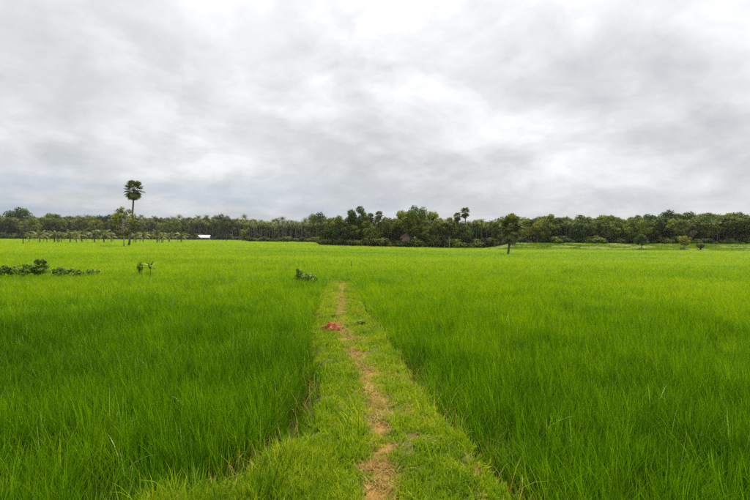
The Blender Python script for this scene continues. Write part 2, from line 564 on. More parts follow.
P = fan_points(lambda r: 78 * min(1, (9 / r) ** 1.42), 1.6, 430, 45, 3)
x, y = P[:, 0], P[:, 1]
l, r_, c_ = path_edges(y)
h = bund_height(x, y)
gap_l = np.interp(y, [0, 4.2, 5.5, 6.6, 8, 30], [.35, .50, .50, .42, .22, .12])
tap = .42 * sst(15, 23.5, y) * fbm(x * 2.5, y * 1.5, 53) * 1.7      # rice closes in on the path towards its end
ok = ~((x > l - gap_l + tap) & (x < r_ - tap + .06 + .26 * fbm(x * 3, y * 3, 49)) & (y < 22.6 + 1.6 * fbm(x * 2, y * 2, 44))) & ((h < .05) | (y > 22.6))
ok &= ~((x < 0) & (y < .1 + np.interp(x, [-6, -2.6, -1.6, -.8], [2.5, 2.7, 3.35, 3.7]) + .5 * fbm(x * 1.1, x * 0 + 1.7, 9)))
# rice ends where the groves begin
pxs = 375 + FPX * x / y
front = np.interp(pxs, [-60, 246, 252, 318, 326, 492, 500, 810], [330, 330, 222, 222, 146, 146, 129, 128])
ok &= y < front
ok &= ~((np.hypot(x, y) < 15) & (vnoise(x * 4.5, y * 4.5, 57) < .20))      # missing hills
ok &= ~((np.abs(x - r_ - .15) < .30) & (y < 14) & (vnoise(x * 7, y * 7, 58) < .27))
x, y = x[ok], y[ok]; n = len(x)
rr = np.hypot(x, y)
grow = np.clip(rr / 12, 1, 40) ** .60
hh = .76 + .50 * (fbm(x * .6, y * .6, 41) - .5) + .25 * (fbm(x * 2.2, y * 2.2, 42) - .5)
# thinner, shorter plants along the path edges
l, r_, c_ = path_edges(y)
edge = np.minimum(np.abs(x - l), np.abs(x - r_))
hh *= 1 - .35 * (bund_height(x, y) > .08)
hh *= .78 + .22 * sst(.1, 1.0, np.where(y < 24, edge, 9))
wx = (fbm(x * .25, y * .25, 51) - .5) * .5; wy = (fbm(x * .25 + 7, y * .25, 52) - .5) * .5
rot = np.stack([wy + rng.normal(0, .05, n), wx + .06 + rng.normal(0, .05, n), rng.uniform(0, 6.28, n)], 1)
scl = np.stack([grow, grow, hh * np.clip(1 + 0 * grow, 1, 1)], 1)
scl *= rng.uniform(.84, 1.14, (n, 1))
tint = field_tint(x, y) + rng.normal(0, .10, n)
var = rng.integers(0, 6, n)
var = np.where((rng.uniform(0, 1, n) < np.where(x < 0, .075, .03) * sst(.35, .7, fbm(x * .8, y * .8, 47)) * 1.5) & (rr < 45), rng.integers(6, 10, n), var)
pts = np.stack([x, y, zf(x, y) + .4 * bund_height(x, y)], 1)
src = [blade_tuft('rice_tuft', 34, .10, .34, .76, .0044, M_rice, 5, .24, .50, 100 + i, spread=1.0) for i in range(6)]
src += [blade_tuft('bent_glint_leaf', 4, .12, .5, .78, .0034, M_pale, 7, .35, 1.0, 120 + i) for i in range(4)]  # arched blades added in a pale tone as painted glints
left = (x < np.where(y < 24.6, np.interp(y, PY, PC), -1e9)); far_ = y > cross_y(x)
for nm, msk, lab in (('rice_crop_left', left & ~far_, 'deep green rice standing left of the dirt path'),
                     ('rice_crop_right', ~left & ~far_, 'green rice standing right of the dirt path'),
                     ('rice_crop_far', far_, 'bright yellow-green rice filling the far fields up to the trees')):
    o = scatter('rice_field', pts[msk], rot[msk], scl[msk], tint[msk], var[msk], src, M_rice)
    tag(o, lab, 'rice', kind='stuff')
print('rice instances', n)

# straw-coloured dead leaves at the rice edges
rg = np.random.default_rng(5)
k = 170
yy = rg.uniform(3.9, 8.5, k); l, r_, c_ = path_edges(yy); xx = l - rg.uniform(.0, .5, k)
s_ = rg.uniform(.25, .75, k)
src = [blade_tuft('ditch_weed_tuft', 22, .10, .2, .55, .005, M_rice, 4, .5, .7, 150 + i) for i in range(4)]
o = scatter('ditch_weeds', np.stack([xx, yy, zf(xx, yy) + .6 * bund_height(xx, yy)], 1), np.stack([rg.normal(0, .25, k), rg.normal(0, .25, k), rg.uniform(0, 6.28, k)], 1),
            np.stack([s_, s_, s_], 1), np.clip(.3 + rg.normal(0, .18, k), 0, .9), rg.integers(0, 4, k), src, M_rice)
tag(o, 'tangled dark weeds in the wet gap along the left path edge', 'weeds', kind='stuff')
k = 380
yy = rg.uniform(3, 22, k) ** 1.0; yy = 3 + (yy - 3) * rg.uniform(.1, 1, k)
l, r_, c_ = path_edges(yy)
side = rg.uniform(0, 1, k) < .62
xx = np.where(side, r_ + rg.uniform(.08, .5, k), l - rg.uniform(.05, .6, k))
pts = np.stack([xx, yy, zf(xx, yy) + .5 * bund_height(xx, yy)], 1)
src = [blade_tuft('dead_leaf_tuft', 5, .12, .15, .5, .004, M_straw, 4, .6, .8, 140 + i) for i in range(4)]
s_ = rg.uniform(.6, 1.1, k)
o = scatter('dead_rice_leaves', pts, np.stack([rg.normal(0, .15, k), rg.normal(0, .15, k), rg.uniform(0, 6.28, k)], 1),
            np.stack([s_, s_, s_], 1), rg.uniform(.1, .8, k), rg.integers(0, 4, k), src, M_straw)
tag(o, 'withered straw-coloured rice leaves along the path edges', 'dead leaves', kind='stuff')

# short grass on the path and the bank
k = 34000
yy = 2.6 + 21.6 * rg.uniform(0, 1, k) ** 1.7
xx = rg.uniform(-2.7, 1.3, k) * 1.0
kb = 16000
xb = rg.uniform(-5.5, -.4, kb); yb = rg.uniform(2.6, 4.6, kb)
xx = np.concatenate([xx, xb]); yy = np.concatenate([yy, yb])
h = bund_height(xx, yy); l, r_, c_ = path_edges(yy)
wear = np.exp(-((xx - c_) / (.09 + .09 * fbm(xx * 2, yy * 1.2, 31))) ** 2) * sst(.12, .45, fbm(xx * 1.6 + 3, yy * 1.1, 12)) + .8 * sst(.60, .72, fbm(xx * 2.3, yy * 2.3, 14))
mud = np.exp(-(((xx + 1.0) / .22) ** 2 + ((yy - 4.9) / .9) ** 2))
dn = sst(.30, .62, fbm(xx * 2.6, yy * 2.6, 61)) * .6 + .4
bq = at(330, 330, .28)
ok = (h > .06) & (np.hypot(xx - bq.x, yy - bq.y + .05) > .27) & (xx < r_ + .03) & ((xx > l - .02) | (yy > 8) | (yy < 4.0)) & (rg.uniform(0, 1, len(xx)) < (1 - .76 * np.clip(wear + 1.3 * mud, 0, 1.3)) * dn)
xx, yy, h, wear = xx[ok], yy[ok], h[ok], np.clip(wear[ok], 0, 1); n = len(xx)
gs = .55 + 1.25 * fbm(xx * 5, yy * 5, 62) ** 1.6 - .3 * wear
l, r_, c_ = path_edges(yy)
bank = (xx < -.75) & (yy < 4.6)
rim = np.minimum(np.abs(xx - l), np.abs(xx - r_)) < .12
gs = gs * np.where(bank, 1.25, 1.0)
sc_ = np.stack([gs * 1.05, gs * 1.05, gs], 1) * rg.uniform(.7, 1.3, (n, 1))
tint = np.clip(.52 + .6 * (fbm(xx * 1.4, yy * 1.4, 63) - .5) + .5 * (fbm(xx * 6, yy * 6, 64) - .5) + .15 * wear + .04 * bank + rg.normal(0, .07, n), .05, .95)
src = [blade_tuft('grass_tuft', 22, .07, .04, .14, .0034, M_short, 3, .75, .75, 200 + i) for i in range(4)]
src += [blade_tuft('clover_tuft', 26, .08, .025, .075, .0075, M_short, 3, .9, .9, 220 + i) for i in range(3)]
src += [blade_tuft('tall_grass_tuft', 14, .09, .12, .36, .0042, M_short, 4, .45, .6, 230 + i) for i in range(3)]
var = rg.integers(0, 7, n)
tall = rg.uniform(0, 1, n) < np.where(bank, .08, np.where(rim, .05, .008)) * sst(.35, .6, fbm(xx * 2.2, yy * 2.2, 66)) * 1.6
var = np.where(tall, rg.integers(7, 10, n), var)
tint = np.where(tall & bank, tint - .22, tint)
sc_[tall & bank] *= .8
o = scatter('path_grass', np.stack([xx, yy, zf(xx, yy) + h - .02], 1), np.stack([rg.normal(0, .2, n), rg.normal(0, .2, n), rg.uniform(0, 6.28, n)], 1),
            sc_, tint, var, src, M_short)
tag(o, 'short trampled grass covering the path between the fields', 'grass', kind='stuff')
print('path grass', n)

# dry trampled straw on the worn line
k = 1000
yy = 2.6 + 21.0 * rg.uniform(0, 1, k) ** 1.6
l, r_, c_ = path_edges(yy)
xx = c_ + rg.normal(0, .105, k)
k2 = 700
xx = np.concatenate([xx, rg.uniform(-2.0, -.5, k2)]); yy = np.concatenate([yy, rg.uniform(3.3, 4.6, k2)])
h = bund_height(xx, yy)
ok = (h > .1) & (rg.uniform(0, 1, len(xx)) < np.interp(yy, [3, 6], [.45, 1]) * .25 + np.interp(yy, [3, 6], [.5, 1]) * .75 * sst(.38, .62, fbm(xx * 1.5, yy * 1.5, 71)))
xx, yy, h = xx[ok], yy[ok], h[ok]; n = len(xx)
src = [blade_tuft('straw_tuft', 16, .09, .05, .16, .003, M_straw, 3, .6, .5, 260 + i, flat=1.0) for i in range(5)]
s_ = rg.uniform(.6, 1.2, n)
o = scatter('dry_straw', np.stack([xx, yy, zf(xx, yy) + h - .012], 1), np.stack([rg.normal(0, .1, n), rg.normal(0, .1, n), rg.uniform(0, 6.28, n)], 1),
            np.stack([s_, s_, s_], 1), np.clip(.45 + .8 * (fbm(xx * 3, yy * 3, 72) - .5) + rg.normal(0, .1, n), 0, 1), rg.integers(0, 5, n), src, M_straw)
tag(o, 'dry trodden straw on the worn line of the path', 'straw', kind='stuff')


# ------------------------------------------------------------------ leaf clouds, trees
def leaves(mb, centers, radii, n_each, size, seed, squash=.8, up=.35, hang=0.0, rbase=None):
    rg = np.random.default_rng(seed)
    for ci, (c_, ra) in enumerate(zip(centers, radii)):
        n = int(n_each * (ra / np.mean(radii)) ** 2)
        d = rg.normal(size=(n, 3)); d /= np.linalg.norm(d, axis=1, keepdims=True)
        q = ra * rg.uniform(.35, 1.0, n) ** .5 * (1 + .25 * rg.normal(size=n) * .5)
        p = np.array(c_) + d * q[:, None] * np.array([1, 1, squash])
        nrm = d * 1.0 + rg.normal(size=(n, 3)) * .38 + np.array([0, 0, up]); nrm /= np.linalg.norm(nrm, axis=1, keepdims=True)
        tg = np.cross(nrm, rg.normal(size=(n, 3))); tg[:, 2] -= hang; tg /= np.linalg.norm(tg, axis=1, keepdims=True)
        bt = np.cross(nrm, tg)
        s = size * rg.uniform(.6, 1.4, n)[:, None]
        V = np.stack([p - tg * s, p + bt * s * .55 + nrm * s * .12, p + tg * s, p - bt * s * .55 + nrm * s * .12], 1)
        base = rg.uniform(.1, .85) if rbase is None else rbase
        mb.quads(V, np.clip(base + rg.normal(0, .18, n), 0, 1))


def bezier(p0, p1, p2, n):
    p0, p1, p2 = Vector(p0), Vector(p1), Vector(p2)
    return [(p0 * (1 - u) ** 2 + p1 * 2 * u * (1 - u) + p2 * u * u) for u in [i / (n - 1) for i in range(n)]]


def broadleaf(name, seed, h=10.0, cw=3.6, ch=5.5, nblob=22, nl=150, size=.24, leafm=None, bark=None, trunk_r=.2, low=.35, open_=1.0):
    rd = random.Random(seed)
    root = empty(name)
    tk = MB(); lv = MB()
    top = Vector((rd.uniform(-.4, .4), rd.uniform(-.4, .4), h * .72))
    tp = bezier((0, 0, -.3), (rd.uniform(-.4, .4), rd.uniform(-.4, .4), h * .35), top, 7)
    tk.tube(tp, [trunk_r * (1.25 - i * .17) for i in range(7)], 8)
    cz = h - ch * .5
    cs, rs = [], []
    for i in range(nblob):
        a = i * 2.399 + rd.uniform(-.5, .5)
        u = (i + .5) / nblob
        zz = -1 + 2 * u
        q = math.sqrt(max(0, 1 - zz * zz)) ** .7 * rd.uniform(.45, 1.0)
        p = Vector((math.cos(a) * q * cw, math.sin(a) * q * cw, cz + zz * ch * .5 * rd.uniform(.8, 1.0)))
        cs.append(p); rs.append(rd.uniform(.55, 1.15) * cw * .40 * open_)
        if i % 2 == 0:
            s0 = tp[rd.choice((2, 3, 4, 5))]
            mid = s0.lerp(p, .5) + Vector((0, 0, .3))
            tk.tube(bezier(s0, mid, p, 5), [trunk_r * f for f in (.42, .34, .26, .18, .08)], 5)
    leaves(lv, cs, rs, nl, size, seed)
    tk.obj('trunk', bark or M_bark, root); lv.obj('crown', leafm or M_leafA, root, smooth=False)
    return root


def frond(mb, base, az, el, L, droop, rg, nl=15, ll=.55, r=.5):
    """pinnate palm leaf: arched rachis with hanging leaflets on both sides"""
    pts = []; p = np.array(base, float); e = el
    seg = 8
    ca, sa = math.cos(az), math.sin(az)
    for i in range(seg + 1):
        pts.append(p.copy())
        p = p + np.array([ca * math.cos(e), sa * math.cos(e), math.sin(e)]) * L / seg
        e -= droop / seg * (0.5 + i / seg)
    mb.tube(pts, [.035 * (1.1 - i / seg) + .006 for i in range(seg + 1)], 3, r=min(1, r + .2), cap=False)
    pts = np.array(pts)
    sd = np.array([-sa, ca, 0])
    V = []
    for j in range(nl):
        u = .12 + .88 * j / (nl - 1)
        f = u * seg; i = min(int(f), seg - 1)
        c_ = pts[i] + (pts[i + 1] - pts[i]) * (f - i)
        t_ = (pts[i + 1] - pts[i]); t_ /= np.linalg.norm(t_)
        for s in (-1, 1):
            ln = ll * math.sin(math.pi * min(.98, .18 + .78 * u)) * rg.uniform(.8, 1.15)
            dr = sd * s * .75 + t_ * .45 + np.array([0, 0, -.45 - .3 * rg.uniform()])
            dr /= np.linalg.norm(dr)
            tip = c_ + dr * ln
            w_ = t_ * (.055 if nl > 12 else .09)
            V.append([c_ - w_ * .7, c_ + w_ * .7, tip * .45 + c_ * .55 + w_ * 1.1, tip])
    mb.quads(np.array(V), np.clip(r + rg.normal(0, .12, len(V)), 0, 1))


def coconut(name, seed, h=11.0, nf=20, L=2.9, lean=.8, trunk_r=.15, brown=.1):
    rd = random.Random(seed); rg = np.random.default_rng(seed)
    root = empty(name)
    tk = MB(); cr = MB()
    la = rd.uniform(0, 6.28)
    top = Vector((math.cos(la) * lean, math.sin(la) * lean, h))
    tp = bezier((0, 0, -.3), (math.cos(la) * lean * .1, math.sin(la) * lean * .1, h * .55), top, 9)
    tk.tube(tp, [trunk_r * (1.5 if i == 0 else 1.12 - i * .045) for i in range(9)], 8)
    for i in range(nf):
        az = i * 2.399 + rd.uniform(-.2, .2); u = i / nf
        el = 1.35 - 1.75 * u + rd.uniform(-.15, .15)
        frond(cr, top + Vector((0, 0, -.05)), az, el, L * rd.uniform(.8, 1.1) * (.75 if u < .15 else 1), 1.1 + .7 * rd.random() + .3 * u, rg, 14, .62,
              r=(.95 if rd.random() < brown and u > .5 else rd.uniform(.25, .75)))
    tk.obj('trunk', M_palmbark, root); cr.obj('crown', M_coco, root, smooth=False)
    return root


def fan_leaf(mb, base, az, el, pet, rad, rg, r):
    ca, sa = math.cos(az), math.sin(az)
    d = Vector((ca * math.cos(el), sa * math.cos(el), math.sin(el)))
    e2 = el - .25
    c_ = Vector(base) + d * pet
    mb.tube([base, Vector(base) + d * pet * .5, c_], [.05, .035, .025], 4, r=.9, cap=False)
    side = Vector((-sa, ca, 0))
    # blade plane holds the petiole direction and the sideways vector, blade folded along ribs
    d2 = Vector((ca * math.cos(e2), sa * math.cos(e2), math.sin(e2)))
    nrm = side.cross(d2)
    nseg = 15
    vs = [c_ - d2 * .05]; rr = []
    V = []
    for i in range(nseg):
        a0 = -2.25 + 4.5 * i / nseg; a1 = -2.25 + 4.5 * (i + 1) / nseg; am = .5 * (a0 + a1)
        R1 = rad * (.66 + .04 * rg.uniform()); R2 = rad * rg.uniform(.9, 1.08)
        dr = rg.uniform(.05, .28)
        def P(a, q, lift): return c_ + (d2 * math.cos(a) + side * math.sin(a)) * q + nrm * lift - Vector((0, 0, dr * (q / rad) ** 2 * .6))
        cup = .12 * rad
        V.append([c_, P(a0, R1, cup * abs(math.sin(a0))), P(am, R2, cup * abs(math.sin(am)) + .05), P(a1, R1, cup * abs(math.sin(a1)))])
    mb.quads(np.array([[tuple(q) for q in f] for f in V]), np.clip(r + rg.normal(0, .1, nseg), 0, 1))


def palmyra(name, seed, h=11.0, nf=34, rad=.85, pet=.95, bend=(.6, 0), trunk_r=.19, dead=7, low_el=-1.0):
    rd = random.Random(seed); rg = np.random.default_rng(seed)
    root = empty(name)
    tk = MB(); cr = MB(); dd = MB()
    top = Vector((bend[0], bend[1], h))
    tp = bezier((0, 0, -.3), (bend[0] * .75, bend[1] * .75, h * .45), top, 9)
    tk.tube(tp, [trunk_r * (1.7 if i == 0 else 1.2 - i * .05) for i in range(9)], 9)
    for i in range(nf):
        u = (i + .5) / nf
        el = 1.45 - (1.45 - low_el) * u ** .85 + rd.uniform(-.15, .15)
        fan_leaf(cr, top + Vector((0, 0, -.3 * u)), i * 2.399 + rd.uniform(-.3, .3), el, pet * rd.uniform(.8, 1.2), rad * rd.uniform(.85, 1.15), rg, rd.uniform(.2, .8))
    for i in range(dead):
        fan_leaf(dd, top + Vector((0, 0, -.4)), i * 2.399, -1.2 + rd.uniform(-.2, .1), pet * .9, rad * .8, rg, rd.uniform(.1, .9))
    tk.obj('trunk', M_palmbark, root); cr.obj('crown', M_paly, root, smooth=False); dd.obj('dead_leaves', M_dead, root, smooth=False)
    return root


def bush(name, seed, h=1.6, w_=1.2, n=9, nl=130, size=.12, leafm=None):
    rd = random.Random(seed)
    root = empty(name); st = MB(); lv = MB()
    cs, rs = [], []
    for i in range(n):
        a = i * 2.399; q = math.sqrt((i + .5) / n) * w_ * .62
        p = Vector((math.cos(a) * q, math.sin(a) * q, h * (.42 + .33 * rd.random()) * (1 - .35 * (q / w_) ** 2)))
        cs.append(p); rs.append(h * .30 * rd.uniform(.8, 1.2))
        st.tube(bezier((rd.uniform(-.05, .05), rd.uniform(-.05, .05), -.1), (p.x * .3, p.y * .3, p.z * .5), p, 4), [.03 * h, .024 * h, .016 * h, .008 * h], 4)
    leaves(lv, cs, rs, nl, size, seed, squash=.85)
    st.obj('stem', M_bark, root); lv.obj('foliage', leafm or M_weed, root, smooth=False)
    return root


def place(root, pos, h_scale, rz=None, rd=random, wide=1.0):
    root.location = (pos.x, pos.y, pos.z)
    root.scale = (h_scale * wide, h_scale * wide, h_scale)
    root.rotation_euler = (0, 0, rd.uniform(0, 6.28) if rz is None else rz)
    return root


class Proto:
    """first use places the original, later uses place copies of the whole tree"""
    def __init__(s, root, h):
        s.root = root; s.h = h; s.used = False

    def put(s, pos, height, label, cat, group=None, rz=None, rd=random, wide=1.0):
        o = s.root if not s.used else copy_tree(s.root)
        s.used = True
        place(o, pos, height / s.h, rz, rd, wide)
        if 'group' in o: del o['group']
        return tag(o, label, cat, group)


def hpx(D, py_top, px=375):
    """z of the point at depth D seen at photo height py_top in column px"""
    d = pix_dir(px, py_top)
    return CAMZ + d.z / d.y * D


def where_a(px, kind, cat):
    w_ = ('left of the thin utility pole' if px < 22 else 'behind the young palms left of the palmyra' if px < 118 else
          'right behind the tall palmyra' if px < 142 else 'left of the white-roofed house' if px < 196 else
          'directly above the white-roofed house' if px < 214 else 'right of the white-roofed house')
    return f'{kind} of the far left forest, {w_}', cat, f'far forest {kind}s {w_}'


def where_d(px, row, kind, cat):
    w_ = ('just right of the short shaggy palmyra' if px < 545 else 'right of the shaggy palmyra\'s neighbours' if px < 600 else
          'left behind the small round dark tree' if px < 641 else 'left behind the lime-green tree' if px < 684 else
          'behind the low round bush' if px < 716 else 'at the right frame edge')
    v_ = ('front row', 'second row', 'back row')[row]
    return f'{kind} in the right forest\'s {v_}, {w_}', cat, f'right forest {kind}s of the {v_} {w_}'


rd = random.Random(11)
random.seed(11)
BL = [Proto(broadleaf('broadleaf_tree', 31, 10, 3.4, 6.5, 24, 150, .25, M_leafA), 10),
      Proto(broadleaf('broadleaf_tree', 32, 10, 3.9, 5.6, 26, 150, .25, M_leafB), 10),
      Proto(broadleaf('broadleaf_tree', 33, 10, 2.8, 7.2, 22, 150, .25, M_leafA), 10),
      Proto(broadleaf('broadleaf_tree', 34, 10, 4.3, 6.8, 28, 140, .27, M_leafA), 10),
      Proto(broadleaf('broadleaf_tree', 35, 10, 3.2, 5.0, 20, 140, .22, M_leafB, open_=.85), 10)]
CO = [Proto(coconut('coconut_palm', 51, 11, 22, 2.9, .9), 12.3), Proto(coconut('coconut_palm', 52, 11, 20, 2.7, .4), 12.3),
      Proto(coconut('coconut_palm', 53, 11, 24, 3.1, 1.3), 12.3), Proto(coconut('coconut_palm', 54, 11, 18, 2.6, .7), 12.3)]
BU = [Proto(bush('undergrowth_bush', 71, 2.0, 1.7, 10, 130, .15, M_leafA), 2.0), Proto(bush('undergrowth_bush', 72, 2.0, 1.5, 9, 130, .14, M_leafB), 2.0)]

# --- A: far forest on the left
for row, (D0, top0, sp) in enumerate(((352, 218.5, 6.3), (378, 215.5, 6.6))):
    px = -26 + 3 * row
    while px < 252:
        D = D0 + rd.uniform(-8, 8)
        tp = top0 + rd.uniform(-2.6, 3.2) + (1.5 if px > 150 else 0)
        pos = atD(px, D); hh = hpx(D, tp, px) - pos.z
        is_c = rd.random() < (.30 if px < 120 else .72)
        if is_c:
            CO[rd.randrange(4)].put(pos, hh, *where_a(px, 'coconut palm', 'palm'), rd=rd, wide=.95)
        else:
            BL[rd.randrange(5)].put(pos, hh * .96, *where_a(px, 'leafy tree', 'tree'), rd=rd, wide=.95)
        px += sp * rd.uniform(.75, 1.25)
# the big round crown standing out at the left
pos = atD(20, 372); BL[3].put(pos, hpx(372, 209.5, 20) - pos.z, 'round-topped tree rising highest above the far left forest line', 'tree', rz=.4, wide=1.05)

# --- B: coconut grove left of the centre
for row, (D0, top0, sp) in enumerate(((226, 222.5, 5.0), (240, 220.5, 5.2), (256, 219.3, 5.6))):
    px = 250 + 2 * row
    while px < 330:
        D = D0 + rd.uniform(-5, 5)
        tp = top0 + rd.uniform(-1.5, 2.0)
        pos = atD(px, D); hh = hpx(D, tp, px) - pos.z
        CO[rd.randrange(4)].put(pos, hh, 'coconut palm with bare trunk in the grove left of centre', 'palm', 'coconut palms of the grove left of centre', rd=rd, wide=1.05)
        px += sp * rd.uniform(.75, 1.25)
pos = atD(283, 250); CO[1].put(pos, hpx(250, 216.5, 283) - pos.z, 'single coconut palm poking above the grove left of centre', 'palm')
pos = atD(318, 236); BL[3].put(pos, hpx(236, 214.5, 318) - pos.z, 'wide dark leafy tree behind the right end of the coconut grove', 'tree')

# --- C: dark grove in the centre
spec = [(328, 152, 223, 'B'), (337, 150, 217.5, 'B'), (347, 156, 219, 'B'), (343, 149, 228, 'b'), (352, 149, 226, 'B'), (366, 152, 220, 'B'), (372, 149, 227, 'B'),
        (383, 152, 222, 'B'), (392, 156, 219, 'B'), (398, 160, 220, 'B'), (405, 166, 222, 'B'), (410, 170, 215, 'B'), (422, 151, 223, 'B'), (430, 155, 213, 'B'), (427, 149, 227, 'B'),
        (442, 160, 219, 'C'), (450, 153, 221, 'C'), (457, 158, 222, 'B'), (463, 151, 226, 'B'), (470, 158, 221, 'C'), (476, 153, 220, 'C'), (482, 158, 218.5, 'C'), (487, 151, 223, 'C'),
        (492, 156, 220, 'C'), (497, 152, 222, 'C'), (500, 160, 219, 'C'), (452, 165, 218, 'B'), (388, 168, 219, 'B'), (362, 168, 216, 'B'), (378, 170, 219, 'B'), (474, 168, 221, 'B'), (490, 170, 222, 'B'), (334, 165, 219, 'B')]
for px, D, tp, kd in spec:
    pos = atD(px, D); hh = hpx(D, tp, px) - pos.z
    if kd == 'C':
        CO[rd.randrange(4)].put(pos, hh, 'coconut palm at the right end of the dark central grove', 'palm', 'coconut palms of the central grove', rd=rd)
    else:
        BL[rd.randrange(5)].put(pos, hh, 'leafy tree in the mass of the dark central grove', 'tree', 'leafy trees of the central grove', rd=rd)
pos = atD(358, 152); BL[2].put(pos, hpx(152, 208.5, 358) - pos.z, 'tall narrow tree topping the left half of the central grove', 'tree', rz=1.0, wide=.9)
pos = atD(404, 153); BL[0].put(pos, hpx(153, 212, 404) - pos.z, 'broad clumpy tree above the brick hut in the central grove', 'tree', rz=2.0)
pos = atD(416, 152); BL[3].put(pos, hpx(152, 208.5, 416) - pos.z, 'tallest clumpy leafy tree in the middle of the central grove', 'tree', rz=.2, wide=.8)
for px, D, tp, lab, sd, pt in ((378.5, 151, 210.5, 'dark palmyra palm left of the hut, above the central grove', 81, 1.0), (371, 153, 212.5, 'smaller palmyra palm beside the tall narrow grove tree', 82, .9),
                               (466, 153, 206.5, 'highest palmyra palm with round open crown above the central grove', 83, 1.0), (458, 155, 211.5, 'palmyra palm just left of the highest palmyra of the grove', 84, .95)):
    pos = atD(px, D); z1 = hpx(D, tp, px) - pos.z
    pr = Proto(palmyra('palmyra_palm', sd, 10, 24, .85, .85, (.3, 0), .17, 4, -.8), 11.5)
    pr.put(pos, z1, lab, 'palm', rz=rd.uniform(0, 6))
# pale trunks in front of the grove
for px, base, lab in ((438.5, 245, 'slim tree with pale bare trunk, left of the pair before the grove'), (444.5, 245, 'slim tree with pale bare trunk, middle of the three before the grove'),
                      (449.5, 244, 'slim tree with short pale trunk, right of the three before the grove')):
    pr = Proto(broadleaf('slim_tree', int(px * 2), 10, 2.5, 4.6, 16, 150, .26, M_leafB, M_palebark, .17), 10)
    pos = atD(px, 146.5); pr.put(pos, hpx(146.5, 221 + rd.uniform(-1, 2), px) - pos.z, lab, 'tree')

# --- D: forest on the right
for row, (D0, top0, sp) in enumerate(((150, 222.5, 9.5), (163, 219.8, 9.0), (178, 218.5, 9.5))):
    px = 500 + 4 * row
    while px < 800:
        D = D0 + rd.uniform(-5, 5)
        tp = top0 + rd.uniform(-2.6, 4.5) - 2.6 * float(sst(640, 690, px)) + (1.0 if px < 530 else 0)
        pos = atD(px, D); hh = hpx(D, tp, px) - pos.z
        if rd.random() < .14:
            CO[rd.randrange(4)].put(pos, hh, *where_d(px, row, 'coconut palm', 'palm'), rd=rd)
        else:
            BL[rd.randrange(5)].put(pos, hh, *where_d(px, row, 'leafy tree', 'tree'), rd=rd, wide=rd.uniform(.8, 1.35))
        px += sp * rd.uniform(.75, 1.25)
pos = atD(669, 168); BL[3].put(pos, hpx(168, 212.5, 669) - pos.z, 'highest round-topped tree of the forest line on the right', 'tree', rz=2.2)
for px, D, tp, lab, k_ in ((548, 160, 216.0, 'tree rising above the right forest just right of the shaggy palmyra', 2), (603, 164, 216.2, 'tree rising above the right forest left of the small round dark tree', 0),
                           (640, 170, 217.0, 'pointed tree rising above the forest behind the small round dark tree', 2), (708, 166, 213.8, 'tall tree rising above the forest behind the low round bush', 1),
                           (737, 168, 214.6, 'tall tree rising above the forest near the right frame edge', 3)):
    pos = atD(px, D); BL[k_].put(pos, hpx(D, tp, px) - pos.z, lab, 'tree', rd=rd, wide=rd.uniform(.75, 1.1))
pr = Proto(broadleaf('bamboo_thicket', 39, 10, 4.2, 7.5, 22, 170, .24, foliage_mat('bamboo_leaf', [(0, (.07, .065, .02)), (1, (.19, .15, .06))], .3, .5), trunk_r=.08), 10)
pos = atD(685, 152); pr.put(pos, hpx(152, 221, 685) - pos.z, 'brownish feathery thicket in the right forest, above the small round trees', 'tree')

# --- undergrowth along the feet of the groves
for a, b, D0, sp, h0, h1 in ((322, 500, 148, 4.6, 1.8, 3.6), (498, 800, 145, 8.0, 1.0, 2.8), (250, 330, 222, 4.6, 1.8, 3.4), (-26, 250, 345, 5.2, 3.0, 5.5)):
    px = a
    while px < b:
        D = D0 + rd.uniform(-1.5, 3)
        if not (a < 0 and 203 < px < 214):
            lab, gp = {322: ('low dark bush at the foot of the central grove', 'bushes under the central grove'), 498: ('low bush at the foot of the right forest', 'bushes under the right forest'),
                       250: ('low bush at the foot of the coconut grove', 'bushes under the coconut grove'), -26: ('low bush at the foot of the far left forest', 'bushes under the far left forest')}[a]
            BU[rd.randrange(2)].put(atD(px, D), rd.uniform(h0, h1), lab, 'bush', gp, rd=rd, wide=1.15)
        px += sp * rd.uniform(.8, 1.2)

# wood behind the front rows: one mass
clump = []
for i in range(4):
    mb = MB(); rr_ = random.Random(300 + i)
    cs = [Vector((rr_.uniform(-1, 1), rr_.uniform(-1, 1), rr_.uniform(-.8, .8))) for _ in range(5)]
    leaves(mb, cs, [rr_.uniform(.7, 1.1) for _ in cs], 45, .30, 300 + i)
    clump.append(bpy.data.objects.new('leaf_clump', mb.mesh('leaf_clump', M_leafA, False)))
pp, ss = [], []
for a, b, D0, D1, top in ((-40, 256, 392, 412, 219.5), (246, 332, 262, 280, 224), (322, 502, 172, 184, 224.5), (498, 815, 186, 200, 222.5)):
    wid = (b - a) / FPX * D0; hgt = hpx(D0, top, (a + b) / 2)
    n = int(wid * hgt * .75)
    for _ in range(n):
        px = rg.uniform(a, b); D = rg.uniform(D0, D1); q = atD(px, D)
        pp.append((q.x, q.y, q.z + hgt * (rg.uniform(0, 1) ** .9) * rg.uniform(.9, 1.05))); ss.append(rg.uniform(.8, 1.3) * (1 + D0 / 600))
n = len(pp); ss = np.array(ss)
o = scatter('background_wood', np.array(pp), np.stack([rg.normal(0, .3, n), rg.normal(0, .3, n), rg.uniform(0, 6.28, n)], 1), np.stack([ss, ss, ss], 1),
            np.full(n, .5), rg.integers(0, 4, n), clump, M_leafA)
tag(o, 'dense dark foliage of the wood behind the front trees', 'wood', kind='stuff')

